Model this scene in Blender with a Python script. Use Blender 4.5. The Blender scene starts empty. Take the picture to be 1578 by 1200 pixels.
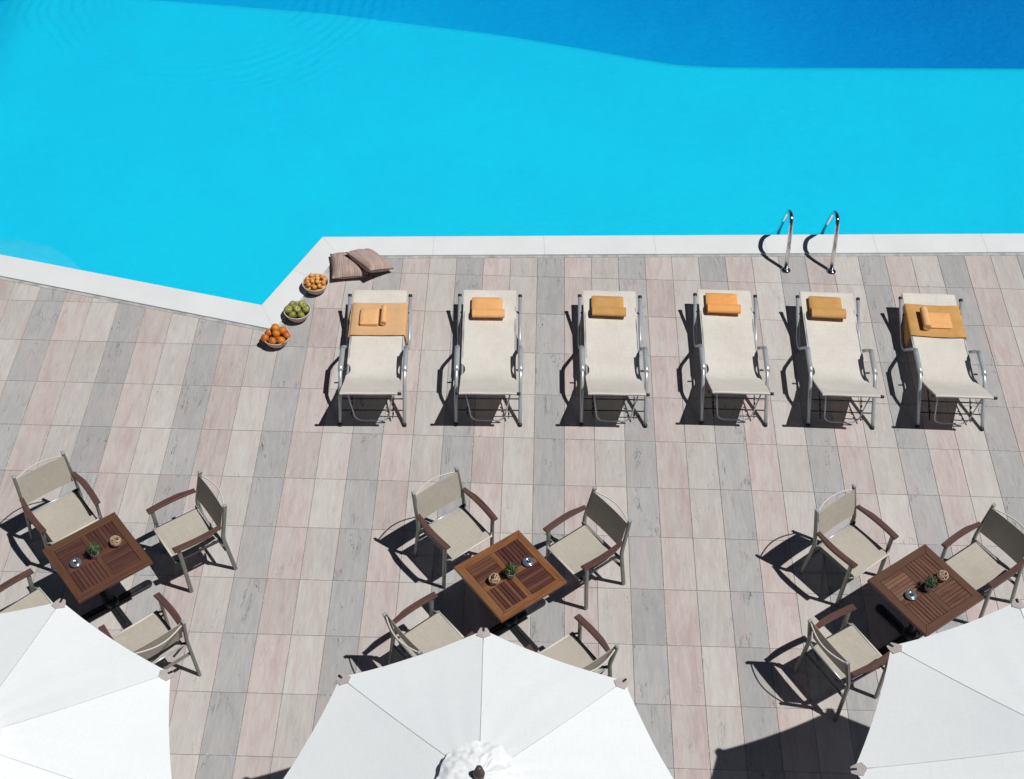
import bpy, bmesh, math, random
from mathutils import Vector, Matrix
R = math.radians
random.seed(7)
S = bpy.context.scene
COL = S.collection

# ------------------------------------------------------------------ camera
cam = bpy.data.cameras.new('camera')
cam.sensor_width = 36.0
cam.lens = 51.69
cam.clip_start = 0.1
cam.clip_end = 500.0
camo = bpy.data.objects.new('camera', cam)
COL.objects.link(camo)
RT = Vector((0.99961272, 0.02476516, 0.01269273))
DN = Vector((0.02664805, -0.72042184, -0.69302399))
FW = Vector((-0.00801873, 0.69309383, -0.72080278))
UP = -DN
BK = -FW
M = Matrix(((RT.x, UP.x, BK.x), (RT.y, UP.y, BK.y), (RT.z, UP.z, BK.z))).to_4x4()
CAMPOS = Vector((-0.4211, -9.9167, 11.0120))
M.translation = CAMPOS
camo.matrix_world = M
S.camera = camo

# ------------------------------------------------------------------ light
SUND = Vector((-0.46, 0.165, -1.0)).normalized()          # direction the light travels
sunel = math.asin(-SUND.z)
sunaz = math.atan2(-SUND.x, -SUND.y)
world = bpy.data.worlds.new('World')
S.world = world
world.use_nodes = True
nt = world.node_tree
nt.nodes.clear()
wo = nt.nodes.new('ShaderNodeOutputWorld')
wb = nt.nodes.new('ShaderNodeBackground')
sky = nt.nodes.new('ShaderNodeTexSky')
sky.sky_type = 'NISHITA'
sky.sun_disc = False
sky.sun_elevation = sunel
sky.sun_rotation = sunaz
sky.altitude = 1200
sky.air_density = 0.32
sky.dust_density = 0.1
wb.inputs['Strength'].default_value = 0.05
nt.links.new(sky.outputs[0], wb.inputs['Color'])
nt.links.new(wb.outputs[0], wo.inputs['Surface'])
sun = bpy.data.lights.new('sun', 'SUN')
sun.energy = 5.0
sun.angle = R(0.53)
sun.color = (1.0, 0.98, 0.955)
suno = bpy.data.objects.new('sun', sun)
COL.objects.link(suno)
suno.rotation_euler = SUND.to_track_quat('-Z', 'Y').to_euler()
suno.location = (6, -2, 14)
S.view_settings.view_transform = 'Standard'
S.view_settings.look = 'None'
S.view_settings.gamma = 1.0
S.view_settings.exposure = -0.45
S.view_settings.use_curve_mapping = False
S.render.resolution_x = 1024
S.render.resolution_y = 779

# ------------------------------------------------------------------ materials
class NT:
    """small helper round a material node tree"""
    def __init__(s, name):
        s.m = bpy.data.materials.new(name)
        s.m.use_nodes = True
        s.t = s.m.node_tree
        s.b = s.t.nodes['Principled BSDF']
        s.out = s.t.nodes['Material Output']
    def n(s, typ, **kw):
        nd = s.t.nodes.new('ShaderNode' + typ)
        for k, v in kw.items():
            setattr(nd, k, v)
        return nd
    def set(s, sock, v):
        if isinstance(v, bpy.types.NodeSocket):
            s.t.links.new(v, sock)
        elif isinstance(v, (tuple, list)) and len(v) == 3 and sock.type == 'RGBA':
            sock.default_value = (*v, 1)
        else:
            sock.default_value = v
    def math(s, op, a, b=0.0, c=0.0, clamp=False):
        nd = s.n('Math', operation=op, use_clamp=clamp)
        for i, v in enumerate((a, b, c)):
            s.set(nd.inputs[i], v)
        return nd.outputs[0]
    def vmath(s, op, a, b=(0, 0, 0)):
        nd = s.n('VectorMath', operation=op)
        s.set(nd.inputs[0], a)
        s.set(nd.inputs[1], b)
        return nd.outputs[0]
    def mix(s, f, a, b, blend='MIX'):
        nd = s.n('Mix', data_type='RGBA', blend_type=blend)
        s.set(nd.inputs[0], f)
        s.set(nd.inputs[6], a)
        s.set(nd.inputs[7], b)
        return nd.outputs[2]
    def noise(s, vec, scale, detail=4.0, rough=0.55, dist=0.0):
        nd = s.n('TexNoise')
        if vec is not None:
            s.set(nd.inputs['Vector'], vec)
        nd.inputs['Scale'].default_value = scale
        nd.inputs['Detail'].default_value = detail
        nd.inputs['Roughness'].default_value = rough
        nd.inputs['Distortion'].default_value = dist
        return nd.outputs[0]
    def ramp(s, f, lo, hi):
        nd = s.n('MapRange', interpolation_type='SMOOTHSTEP')
        s.set(nd.inputs[0], f)
        nd.inputs[1].default_value = lo
        nd.inputs[2].default_value = hi
        return nd.outputs[0]
    def bump(s, h, strength, dist):
        nd = s.n('Bump')
        nd.inputs['Strength'].default_value = strength
        nd.inputs['Distance'].default_value = dist
        s.set(nd.inputs['Height'], h)
        s.t.links.new(nd.outputs[0], s.b.inputs['Normal'])
    def base(s, c, rough=0.5, metal=0.0, spec=None):
        s.set(s.b.inputs['Base Color'], c)
        s.set(s.b.inputs['Roughness'], rough)
        s.b.inputs['Metallic'].default_value = metal
        if spec is not None:
            s.b.inputs['Specular IOR Level'].default_value = spec
    def pos(s):
        return s.n('NewGeometry').outputs['Position']
    def obj(s):
        return s.n('TexCoord').outputs['Object']
    def rnd(s):
        return s.n('ObjectInfo').outputs['Random']

TW, TL = 0.305, 0.61            # paving module

def mat_tile(name, ca, cb, cc, crack, bright=1.0):
    k = NT(name)
    p = k.pos()
    sep = k.n('SeparateXYZ')
    k.set(sep.inputs[0], p)
    ux = k.math('DIVIDE', sep.outputs[0], TW)
    uy = k.math('DIVIDE', sep.outputs[1], TL)
    fx, fy = k.math('FLOOR', ux), k.math('FLOOR', uy)
    comb = k.n('CombineXYZ')
    k.set(comb.inputs[0], fx)
    k.set(comb.inputs[1], fy)
    wn = k.n('TexWhiteNoise', noise_dimensions='3D')
    k.set(wn.inputs[0], comb.outputs[0])
    rv, rc = wn.outputs['Value'], wn.outputs['Color']
    off = k.vmath('MULTIPLY', rc, (37.0, 53.0, 11.0))
    st = k.vmath('ADD', k.vmath('MULTIPLY', p, (13.0, 1.7, 1.0)), off)
    s1 = k.noise(st, 1.0, 5.0, 0.6, 0.9)
    st2 = k.vmath('ADD', k.vmath('MULTIPLY', p, (60.0, 7.0, 1.0)), off)
    s2 = k.noise(st2, 1.0, 4.0, 0.6)
    blot = k.noise(k.vmath('ADD', k.vmath('MULTIPLY', p, (5.0, 3.0, 1.0)), off), 1.0, 3.0)
    f = k.ramp(k.math('ADD', k.math('MULTIPLY', s1, 0.75), k.math('MULTIPLY', blot, 0.25)), 0.36, 0.66)
    c = k.mix(f, ca, cb)
    t3 = k.ramp(k.noise(k.vmath('ADD', k.vmath('MULTIPLY', p, (7.0, 1.1, 1.0)), k.vmath('MULTIPLY', rc, (71.0, 29.0, 5.0))), 1.0, 4.0, 0.6, 0.7), 0.46, 0.72)
    c = k.mix(k.math('MULTIPLY', t3, 0.95), c, cc)
    # per tile brightness and fine grain
    br = k.math('MULTIPLY_ADD', rv, 0.15, 0.925 * bright)
    stain = k.noise(k.vmath('MULTIPLY', p, (0.9, 0.7, 1.0)), 1.0, 5.0, 0.6)
    br = k.math('ADD', br, k.math('MULTIPLY_ADD', stain, 0.22, -0.11))
    br = k.math('ADD', br, k.math('MULTIPLY_ADD', s2, 0.34, -0.17))
    gr = k.noise(p, 260.0, 2.0, 0.7)
    br = k.math('ADD', br, k.math('MULTIPLY_ADD', gr, 0.24, -0.12))
    grey = k.n('CombineColor')
    for i in range(3):
        k.set(grey.inputs[i], br)
    c = k.mix(1.0, c, grey.outputs[0], 'MULTIPLY')
    # dark veins running along the slab, in patches
    vv = k.vmath('ADD', k.vmath('MULTIPLY', p, (14.0, 2.2, 1.0)), off)
    vn = k.noise(vv, 1.0, 6.0, 0.62, 1.2)
    line = k.math('SUBTRACT', 1.0, k.ramp(k.math('ABSOLUTE', k.math('SUBTRACT', vn, 0.5)), 0.0, 0.016))
    msk = k.ramp(k.noise(k.vmath('ADD', k.vmath('MULTIPLY', p, (6.0, 2.0, 1.0)), off), 1.3, 2.0), 0.53, 0.66)
    c = k.mix(k.math('MULTIPLY', k.math('MULTIPLY', line, msk), crack), c, (0.09, 0.09, 0.095))
    # speckled wear
    pit = k.ramp(k.noise(k.vmath('ADD', k.vmath('MULTIPLY', p, (90.0, 55.0, 1.0)), off), 1.0, 2.0), 0.70, 0.78)
    c = k.mix(k.math('MULTIPLY', k.math('MULTIPLY', pit, msk), 0.35 + 0.5 * crack), c, (0.2, 0.19, 0.185))
    # pale lime bloom along the joints
    def edge(u):
        fr = k.math('FRACT', u)
        return k.math('MINIMUM', fr, k.math('SUBTRACT', 1.0, fr))
    e = k.math('MINIMUM', k.math('MULTIPLY', edge(ux), TW), k.math('MULTIPLY', edge(uy), TL))
    ne = k.math('SUBTRACT', 1.0, k.ramp(e, 0.002, 0.014))
    bl = k.ramp(k.noise(p, 34.0, 3.0, 0.7), 0.56, 0.66)
    c = k.mix(k.math('MULTIPLY', k.math('MULTIPLY', ne, bl), 0.8), c, (0.72, 0.71, 0.69))
    dn = k.ramp(k.noise(p, 11.0, 3.0, 0.7), 0.5, 0.7)
    nd = k.math('SUBTRACT', 1.0, k.ramp(e, 0.001, 0.007))
    c = k.mix(k.math('MULTIPLY', k.math('MULTIPLY', nd, dn), 0.5), c, (0.22, 0.21, 0.20))
    k.base(c, 0.72, 0.0, 0.25)
    k.bump(k.math('ADD', s2, k.math('MULTIPLY', gr, 0.4)), 0.25, 0.004)
    return k.m

M_TILE = [mat_tile('stone_rose', (0.535, 0.475, 0.447), (0.465, 0.378, 0.36), (0.515, 0.475, 0.447), 0.35),
          mat_tile('stone_cream', (0.54, 0.517, 0.488), (0.49, 0.46, 0.433), (0.505, 0.44, 0.413), 0.4),
          mat_tile('stone_grey', (0.425, 0.417, 0.405), (0.365, 0.365, 0.368), (0.425, 0.39, 0.38), 1.0)]

def mat_noise(name, ca, cb, scale=8.0, rough=0.6, metal=0.0, grain=120.0, bump=0.1, bd=0.002, spec=None, stretch=(1, 1, 1), world_space=False, detail=4.0):
    k = NT(name)
    p = k.pos() if world_space else k.vmath('ADD', k.obj(), k.vmath('MULTIPLY', k.rnd(), (17.0, 23.0, 31.0)))
    v = k.vmath('MULTIPLY', p, stretch)
    a = k.noise(v, scale, detail)
    g = k.noise(v, grain, 2.0, 0.7)
    f = k.ramp(k.math('ADD', k.math('MULTIPLY', a, 0.7), k.math('MULTIPLY', g, 0.3)), 0.33, 0.67)
    k.base(k.mix(f, ca, cb), rough, metal, spec)
    if bump:
        k.bump(g, bump, bd)
    return k.m

def mat_wood(name, ca, cb, cc, axis='X', rough=0.42):
    k = NT(name)
    r = k.rnd()
    sc = {'X': (4.0, 60.0, 60.0), 'Y': (60.0, 4.0, 60.0)}[axis]
    v = k.vmath('ADD', k.vmath('MULTIPLY', k.obj(), sc), k.vmath('MULTIPLY', r, (91.0, 57.0, 33.0)))
    a = k.noise(v, 1.0, 5.0, 0.65, 0.6)
    c = k.mix(k.ramp(a, 0.32, 0.68), ca, cb)
    wn = k.n('TexWhiteNoise', noise_dimensions='1D')
    k.set(wn.inputs['W'], k.math('MULTIPLY', r, 977.0))
    c = k.mix(k.math('MULTIPLY', k.ramp(wn.outputs[0], 0.45, 1.0), 0.75), c, cc)
    b = k.math('MULTIPLY_ADD', k.noise(v, 2.5, 3.0, 0.7), 0.5, 0.75)
    g = k.n('CombineColor')
    for i in range(3):
        k.set(g.inputs[i], b)
    k.base(k.mix(1.0, c, g.outputs[0], 'MULTIPLY'), rough, 0.0, 0.4)
    k.bump(a, 0.15, 0.001)
    return k.m

def mat_fabric(name, ca, cb, rough=0.85, weave=900.0, see=0.0, wscale=3.0, bump=0.25, trans=0.0):
    """woven cloth: crossed thread streaks; see = share of light that passes the open weave"""
    k = NT(name)
    o = k.vmath('ADD', k.obj(), k.vmath('MULTIPLY', k.rnd(), (3.0, 5.0, 7.0)))
    wx = k.noise(k.vmath('MULTIPLY', o, (9.0, 160.0, 60.0)), 1.0, 3.0, 0.65)
    wy = k.noise(k.vmath('MULTIPLY', o, (160.0, 9.0, 9.0)), 1.0, 3.0, 0.65)
    big = k.noise(o, wscale, 3.0)
    f = k.math('ADD', k.math('ADD', k.math('MULTIPLY', wx, 0.35), k.math('MULTIPLY', wy, 0.35)), k.math('MULTIPLY', big, 0.3))
    k.base(k.mix(k.ramp(f, 0.38, 0.62), ca, cb), rough, 0.0, 0.15)
    k.bump(k.math('ADD', wx, wy), bump, 0.0015)
    if see > 0:
        tr = k.n('BsdfTransparent')
        mx = k.n('MixShader')
        mx.inputs[0].default_value = see
        k.t.links.new(k.b.outputs[0], mx.inputs[1])
        k.t.links.new(tr.outputs[0], mx.inputs[2])
        k.t.links.new(mx.outputs[0], k.out.inputs['Surface'])
    return k.m

def mat_stripe(name):
    k = NT(name)
    o = k.obj()
    a = k.noise(k.vmath('MULTIPLY', o, (95.0, 2.0, 0.4)), 1.0, 3.0, 0.7)
    b = k.noise(k.vmath('MULTIPLY', o, (200.0, 20.0, 2.0)), 1.0, 2.0, 0.7)
    c = k.mix(k.ramp(a, 0.36, 0.64), (0.335, 0.235, 0.20), (0.54, 0.42, 0.37))
    c = k.mix(k.math('MULTIPLY', k.ramp(b, 0.55, 0.7), 0.45), c, (0.10, 0.06, 0.05))
    k.base(c, 0.85, 0.0, 0.15)
    k.bump(a, 0.5, 0.004)
    return k.m

MT = {}
MT['grout'] = mat_noise('joint_mortar', (0.19, 0.18, 0.17), (0.30, 0.285, 0.27), 25.0, 0.9, world_space=True)
MT['bed'] = mat_noise('coping_mortar', (0.30, 0.30, 0.295), (0.50, 0.50, 0.485), 9.0, 0.9, world_space=True, bump=0.4, bd=0.004)
MT['coping'] = mat_noise('white_coping', (0.70, 0.715, 0.72), (0.745, 0.76, 0.765), 2.2, 0.7, world_space=True, grain=90, bump=0.08, spec=0.25)
MT['alu'] = mat_noise('satin_aluminium', (0.46, 0.50, 0.525), (0.54, 0.575, 0.60), 14.0, 0.33, 0.35, bump=0.03)
MT['frame'] = mat_noise('grey_green_metal', (0.205, 0.21, 0.19), (0.26, 0.265, 0.24), 14.0, 0.36, 0.35, bump=0.03)
MT['black'] = mat_noise('black_plastic', (0.012, 0.012, 0.013), (0.022, 0.022, 0.024), 30.0, 0.5)
MT['iron'] = mat_noise('black_iron', (0.014, 0.015, 0.017), (0.028, 0.029, 0.032), 40.0, 0.42, 0.2, bump=0.2)
MT['dark'] = mat_noise('dark_steel', (0.045, 0.047, 0.05), (0.075, 0.077, 0.08), 20.0, 0.4, 0.4)
MT['chrome'] = mat_noise('polished_steel', (0.72, 0.73, 0.74), (0.80, 0.81, 0.82), 9.0, 0.09, 1.0, bump=0.0)
MT['sling'] = mat_fabric('ecru_sling', (0.685, 0.65, 0.58), (0.80, 0.765, 0.695), see=0.12)
MT['textilene'] = mat_fabric('beige_mesh', (0.46, 0.425, 0.355), (0.54, 0.505, 0.43), see=0.13, wscale=2.0)
MT['back'] = mat_fabric('beige_back_cloth', (0.43, 0.395, 0.325), (0.51, 0.475, 0.40), see=0.03, wscale=2.0)
MT['hem'] = mat_fabric('pale_hem', (0.60, 0.575, 0.50), (0.68, 0.65, 0.58))
MT['canopy'] = mat_fabric('white_canvas', (0.795, 0.825, 0.835), (0.85, 0.875, 0.885), wscale=1.2, bump=0.12)
MT['thread'] = mat_fabric('grey_thread', (0.58, 0.60, 0.61), (0.66, 0.68, 0.69))
MT['pocket'] = mat_fabric('taupe_pocket', (0.43, 0.385, 0.375), (0.52, 0.47, 0.46))
MT['pillow'] = mat_stripe('brown_striped_weave')
MT['piping'] = mat_noise('dark_piping', (0.05, 0.035, 0.03), (0.09, 0.06, 0.05), 60.0, 0.8)
MT['pole'] = mat_wood('umbrella_timber', (0.10, 0.055, 0.03), (0.16, 0.085, 0.05), (0.12, 0.07, 0.045))
MT['finial'] = mat_noise('brown_finial', (0.055, 0.038, 0.032), (0.085, 0.06, 0.05), 30.0, 0.45)
MT['arm'] = mat_wood('armrest_teak', (0.12, 0.052, 0.034), (0.23, 0.105, 0.065), (0.19, 0.10, 0.065), 'Y')
MT['arm_dark'] = mat_wood('armrest_dark_teak', (0.075, 0.038, 0.032), (0.135, 0.068, 0.055), (0.115, 0.064, 0.053), 'Y')
TABLEW = {'middle': (mat_wood('honey_frame', (0.155, 0.064, 0.025), (0.275, 0.118, 0.046), (0.225, 0.108, 0.047)),
                     mat_wood('plum_slats', (0.058, 0.019, 0.018), (0.11, 0.04, 0.031), (0.19, 0.085, 0.045))),
          'left': (mat_wood('brown_frame', (0.085, 0.036, 0.022), (0.145, 0.064, 0.038), (0.12, 0.06, 0.034)),
                   mat_wood('brown_slats', (0.06, 0.025, 0.02), (0.11, 0.045, 0.034), (0.12, 0.058, 0.042))),
          'right': (mat_wood('umber_frame', (0.085, 0.038, 0.025), (0.14, 0.066, 0.043), (0.12, 0.063, 0.042)),
                    mat_wood('tan_slats', (0.09, 0.04, 0.028), (0.175, 0.085, 0.056), (0.24, 0.135, 0.085)))}
MT['towel_pale'] = mat_fabric('pale_orange_terry', (0.63, 0.385, 0.195), (0.70, 0.44, 0.235), bump=0.8, wscale=9)
MT['towel_soft'] = mat_fabric('soft_orange_terry', (0.74, 0.42, 0.19), (0.82, 0.49, 0.24), bump=0.8, wscale=9)
MT['towel_light'] = mat_fabric('light_orange_terry', (0.76, 0.39, 0.15), (0.84, 0.46, 0.19), bump=0.8, wscale=9)
MT['towel_bright'] = mat_fabric('bright_orange_terry', (0.77, 0.345, 0.1), (0.86, 0.41, 0.14), bump=0.8, wscale=9)
MT['towel_ochre'] = mat_fabric('ochre_terry', (0.53, 0.285, 0.095), (0.63, 0.355, 0.13), bump=0.8, wscale=9)
MT['bowl'] = mat_noise('clay_bowl', (0.42, 0.32, 0.27), (0.52, 0.41, 0.35), 12.0, 0.65, bump=0.1)
MT['orange'] = mat_noise('orange_peel', (0.62, 0.16, 0.012), (0.74, 0.24, 0.02), 30.0, 0.42, grain=260, bump=0.3)
MT['apricot'] = mat_noise('apricot_skin', (0.70, 0.27, 0.03), (0.82, 0.40, 0.075), 18.0, 0.5, bump=0.1)
MT['apple'] = mat_noise('green_apple_skin', (0.24, 0.27, 0.04), (0.38, 0.40, 0.09), 22.0, 0.3, bump=0.05)
def mat_fruit(name, ca, cb, cc, rough, spots):
    k = NT(name)
    r = k.rnd()
    o = k.vmath('ADD', k.obj(), k.vmath('MULTIPLY', r, (17.0, 23.0, 31.0)))
    c = k.mix(r, ca, cb)
    c = k.mix(k.ramp(k.noise(o, 16.0, 4.0), 0.45, 0.72), c, cc)
    c = k.mix(k.math('MULTIPLY', k.ramp(k.noise(o, 55.0, 2.0), 0.66, 0.74), spots), c, (0.10, 0.05, 0.015))
    k.base(c, rough, 0.0, 0.4)
    k.bump(k.noise(o, 320.0, 2.0), 0.25, 0.001)
    return k.m
MT['orange'] = mat_fruit('orange_peel', (0.50, 0.125, 0.014), (0.70, 0.235, 0.03), (0.58, 0.20, 0.03), 0.45, 0.25)
MT['apricot'] = mat_fruit('apricot_skin', (0.62, 0.22, 0.03), (0.80, 0.42, 0.10), (0.78, 0.46, 0.16), 0.5, 0.35)
MT['apple'] = mat_fruit('green_apple_skin', (0.17, 0.20, 0.035), (0.34, 0.35, 0.08), (0.40, 0.40, 0.14), 0.32, 0.3)
MT['stem'] = mat_noise('fruit_stem', (0.05, 0.035, 0.015), (0.09, 0.06, 0.03), 60.0, 0.8)
MT['pot'] = mat_noise('grey_white_pot', (0.52, 0.50, 0.46), (0.62, 0.60, 0.56), 30.0, 0.7)
MT['leaf'] = mat_noise('box_leaf', (0.035, 0.07, 0.022), (0.10, 0.155, 0.06), 45.0, 0.5, bump=0.0)
MT['soil'] = mat_noise('soil', (0.03, 0.02, 0.015), (0.06, 0.045, 0.03), 60.0, 0.95)
MT['rattan'] = mat_noise('rattan', (0.40, 0.27, 0.17), (0.60, 0.44, 0.31), 40.0, 0.7)
MT['tin'] = mat_noise('blue_grey_metal', (0.30, 0.38, 0.42), (0.44, 0.52, 0.56), 20.0, 0.22, 0.75, bump=0.0)

# pool liner
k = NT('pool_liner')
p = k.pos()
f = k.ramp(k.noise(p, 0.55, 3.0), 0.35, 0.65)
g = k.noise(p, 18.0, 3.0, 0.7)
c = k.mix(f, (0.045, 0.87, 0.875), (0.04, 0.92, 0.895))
g2 = k.ramp(k.noise(k.vmath('MULTIPLY', p, (1.0, 1.5, 1.0)), 9.0, 6.0, 0.75, 0.8), 0.35, 0.65)  # mottling in the liner colour imitates light rippled by the water
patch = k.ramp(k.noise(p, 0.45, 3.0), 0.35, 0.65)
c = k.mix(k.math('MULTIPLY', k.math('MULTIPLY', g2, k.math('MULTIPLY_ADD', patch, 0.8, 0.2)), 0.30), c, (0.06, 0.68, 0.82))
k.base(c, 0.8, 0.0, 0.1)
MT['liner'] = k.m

MT['step'] = mat_noise('pale_step', (0.16, 0.84, 0.87), (0.24, 0.88, 0.88), 3.0, 0.8, world_space=True)
# water: clear, absorbing, faintly rippled
k = NT('pool_water')
k.t.nodes.remove(k.b)
p = k.pos()
d = k.n('VectorMath', operation='LENGTH')
k.set(d.inputs[0], k.vmath('SUBTRACT', p, (-5.1, 8.3, -0.06)))
dist = d.outputs['Value']
wob = k.math('MULTIPLY', k.noise(p, 0.7, 2.0), 0.5)
ring = k.math('SINE', k.math('MULTIPLY', k.math('ADD', dist, wob), 42.0))
rm = k.math('MULTIPLY', k.ramp(dist, 1.0, 1.6), k.math('SUBTRACT', 1.0, k.ramp(dist, 2.0, 3.4)))
rm = k.math('MULTIPLY', rm, k.ramp(k.noise(p, 0.8, 2.0), 0.40, 0.62))
small = k.noise(k.vmath('MULTIPLY', p, (1.0, 1.35, 1.0)), 9.0, 4.0, 0.62, 0.6)
swell = k.noise(p, 1.6, 2.0)
h = k.math('ADD', k.math('MULTIPLY', ring, k.math('MULTIPLY', rm, 0.075)), k.math('ADD', k.math('MULTIPLY', small, 0.30), k.math('MULTIPLY', swell, 0.5)))
bp = k.n('Bump')
bp.inputs['Strength'].default_value = 0.55
bp.inputs['Distance'].default_value = 0.05
k.set(bp.inputs['Height'], h)
gl = k.n('BsdfGlossy')
gl.inputs['Roughness'].default_value = 0.03
k.t.links.new(bp.outputs[0], gl.inputs['Normal'])
tr = k.n('BsdfTransparent')
fr = k.n('Fresnel')
fr.inputs['IOR'].default_value = 1.33
k.t.links.new(bp.outputs[0], fr.inputs['Normal'])
mx = k.n('MixShader')
k.t.links.new(fr.outputs[0], mx.inputs[0])
k.t.links.new(tr.outputs[0], mx.inputs[1])
k.t.links.new(gl.outputs[0], mx.inputs[2])
bp2 = k.n('Bump')
bp2.inputs['Strength'].default_value = 0.75
bp2.inputs['Distance'].default_value = 0.42
k.set(bp2.inputs['Height'], h)
df = k.n('BsdfDiffuse')
df.inputs['Color'].default_value = (0.02, 0.70, 0.95, 1)
k.t.links.new(bp2.outputs[0], df.inputs['Normal'])
mx2 = k.n('MixShader')
mx2.inputs[0].default_value = 0.12
k.t.links.new(mx.outputs[0], mx2.inputs[1])
k.t.links.new(df.outputs[0], mx2.inputs[2])
k.t.links.new(mx2.outputs[0], k.out.inputs['Surface'])
va = k.n('VolumeAbsorption')
va.inputs['Color'].default_value = (0.42, 0.862, 0.96, 1)
va.inputs['Density'].default_value = 1.0
k.t.links.new(va.outputs[0], k.out.inputs['Volume'])
MT['water'] = k.m

# ------------------------------------------------------------------ mesh helpers
class MB:
    def __init__(s):
        s.v, s.f, s.sm = [], [], []
    def add(s, vs, fs, smooth=False, mat=None):
        o = len(s.v)
        s.v += [tuple(mat @ Vector(q)) if mat else tuple(q) for q in vs]
        s.f += [tuple(i + o for i in q) for q in fs]
        s.sm += [smooth] * len(fs)
        return s
    def box(s, lo, hi, bev=0.0, mat=None):
        if bev <= 0:
            vs = [(x, y, z) for z in (lo[2], hi[2]) for y in (lo[1], hi[1]) for x in (lo[0], hi[0])]
            fs = [(0, 2, 3, 1), (4, 5, 7, 6), (0, 1, 5, 4), (2, 6, 7, 3), (0, 4, 6, 2), (1, 3, 7, 5)]
            return s.add(vs, fs, False, mat)
        return s.prism([(lo[0], lo[1]), (hi[0], lo[1]), (hi[0], hi[1]), (lo[0], hi[1])], lo[2], hi[2], bev, mat)
    def prism(s, poly, z0, z1, bev=0.0, mat=None):
        """plan polygon (anticlockwise) pulled up from z0 to z1, top arris chamfered"""
        n = len(poly)
        vs = [(x, y, z0) for x, y in poly]
        fs = [tuple(range(n - 1, -1, -1))]
        if bev > 0:
            ins = []
            for i in range(n):
                a, b, c = Vector(poly[i - 1]), Vector(poly[i]), Vector(poly[(i + 1) % n])
                e1, e2 = (b - a).normalized(), (c - b).normalized()
                n1, n2 = Vector((-e1.y, e1.x)), Vector((-e2.y, e2.x))
                m = n1 + n2
                m = m / max(0.25, m.dot(n1))
                ins.append(b + m * bev)
            vs += [(x, y, z1 - bev) for x, y in poly] + [(q.x, q.y, z1) for q in ins]
            rings = 3
        else:
            vs += [(x, y, z1) for x, y in poly]
            rings = 2
        for r in range(rings - 1):
            for i in range(n):
                j = (i + 1) % n
                fs.append((r * n + i, r * n + j, (r + 1) * n + j, (r + 1) * n + i))
        fs.append(tuple((rings - 1) * n + i for i in range(n)))
        return s.add(vs, fs, False, mat)
    def tube(s, pts, r, n=10, closed=False, mat=None, flat=1.0, capped=True):
        pts = [Vector(q) for q in pts]
        m = len(pts)
        tans = []
        for i in range(m):
            if closed:
                t = pts[(i + 1) % m] - pts[i - 1]
            else:
                t = pts[min(i + 1, m - 1)] - pts[max(i - 1, 0)]
            tans.append(t.normalized())
        u = tans[0].orthogonal().normalized()
        if abs(tans[0].x) < 0.9:
            u = (Vector((1, 0, 0)) - tans[0] * tans[0].x).normalized()
        vs, fs = [], []
        for i in range(m):
            u = (u - tans[i] * u.dot(tans[i])).normalized()
            w = tans[i].cross(u)
            rr = r[i] if isinstance(r, (list, tuple)) else r
            for a in range(n):
                th = 2 * math.pi * a / n
                vs.append(pts[i] + u * math.cos(th) * rr * flat + w * math.sin(th) * rr)
        for i in range(m if closed else m - 1):
            for a in range(n):
                b = (a + 1) % n
                i2 = (i + 1) % m
                fs.append((i * n + a, i * n + b, i2 * n + b, i2 * n + a))
        s.add(vs, fs, True, mat)
        if capped and not closed:
            o = len(s.v) - m * n
            s.f += [tuple(o + a for a in range(n - 1, -1, -1)), tuple(o + (m - 1) * n + a for a in range(n))]
            s.sm += [False, False]
        return s
    def bar(s, a, b, w, h, side=(1, 0, 0), bev=0.0, mat=None):
        """rectangular bar from a to b: w across 'side', h across the other axis"""
        a, b = Vector(a), Vector(b)
        t = (b - a).normalized()
        u = (Vector(side) - t * Vector(side).dot(t)).normalized()
        q = t.cross(u)
        c = min(w, h) * 0.22
        prof = [(-w/2 + c, -h/2), (w/2 - c, -h/2), (w/2, -h/2 + c), (w/2, h/2 - c), (w/2 - c, h/2), (-w/2 + c, h/2), (-w/2, h/2 - c), (-w/2, -h/2 + c)]
        vs = [e + u * x + q * y for e in (a, b) for x, y in prof]
        fs = [(i, (i + 1) % 8, 8 + (i + 1) % 8, 8 + i) for i in range(8)] + [tuple(range(7, -1, -1)), tuple(range(8, 16))]
        return s.add(vs, fs, False, mat)
    def lathe(s, prof, n=24, mat=None, centre=(0, 0, 0)):
        cx, cy, cz = centre
        vs, fs, m = [], [], len(prof)
        for r, z in prof:
            for a in range(n):
                th = 2 * math.pi * a / n
                vs.append((cx + r * math.cos(th), cy + r * math.sin(th), cz + z))
        for i in range(m - 1):
            for a in range(n):
                b = (a + 1) % n
                fs.append((i * n + a, i * n + b, (i + 1) * n + b, (i + 1) * n + a))
        if prof[0][0] > 1e-6:
            fs.append(tuple(range(n - 1, -1, -1)))
        if prof[-1][0] > 1e-6:
            fs.append(tuple((m - 1) * n + a for a in range(n)))
        return s.add(vs, fs, True, mat)
    def grid(s, rows, smooth=True, mat=None):
        nr, nc = len(rows), len(rows[0])
        vs = [q for r in rows for q in r]
        fs = [(i * nc + j, i * nc + j + 1, (i + 1) * nc + j + 1, (i + 1) * nc + j) for i in range(nr - 1) for j in range(nc - 1)]
        return s.add(vs, fs, smooth, mat)
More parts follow.
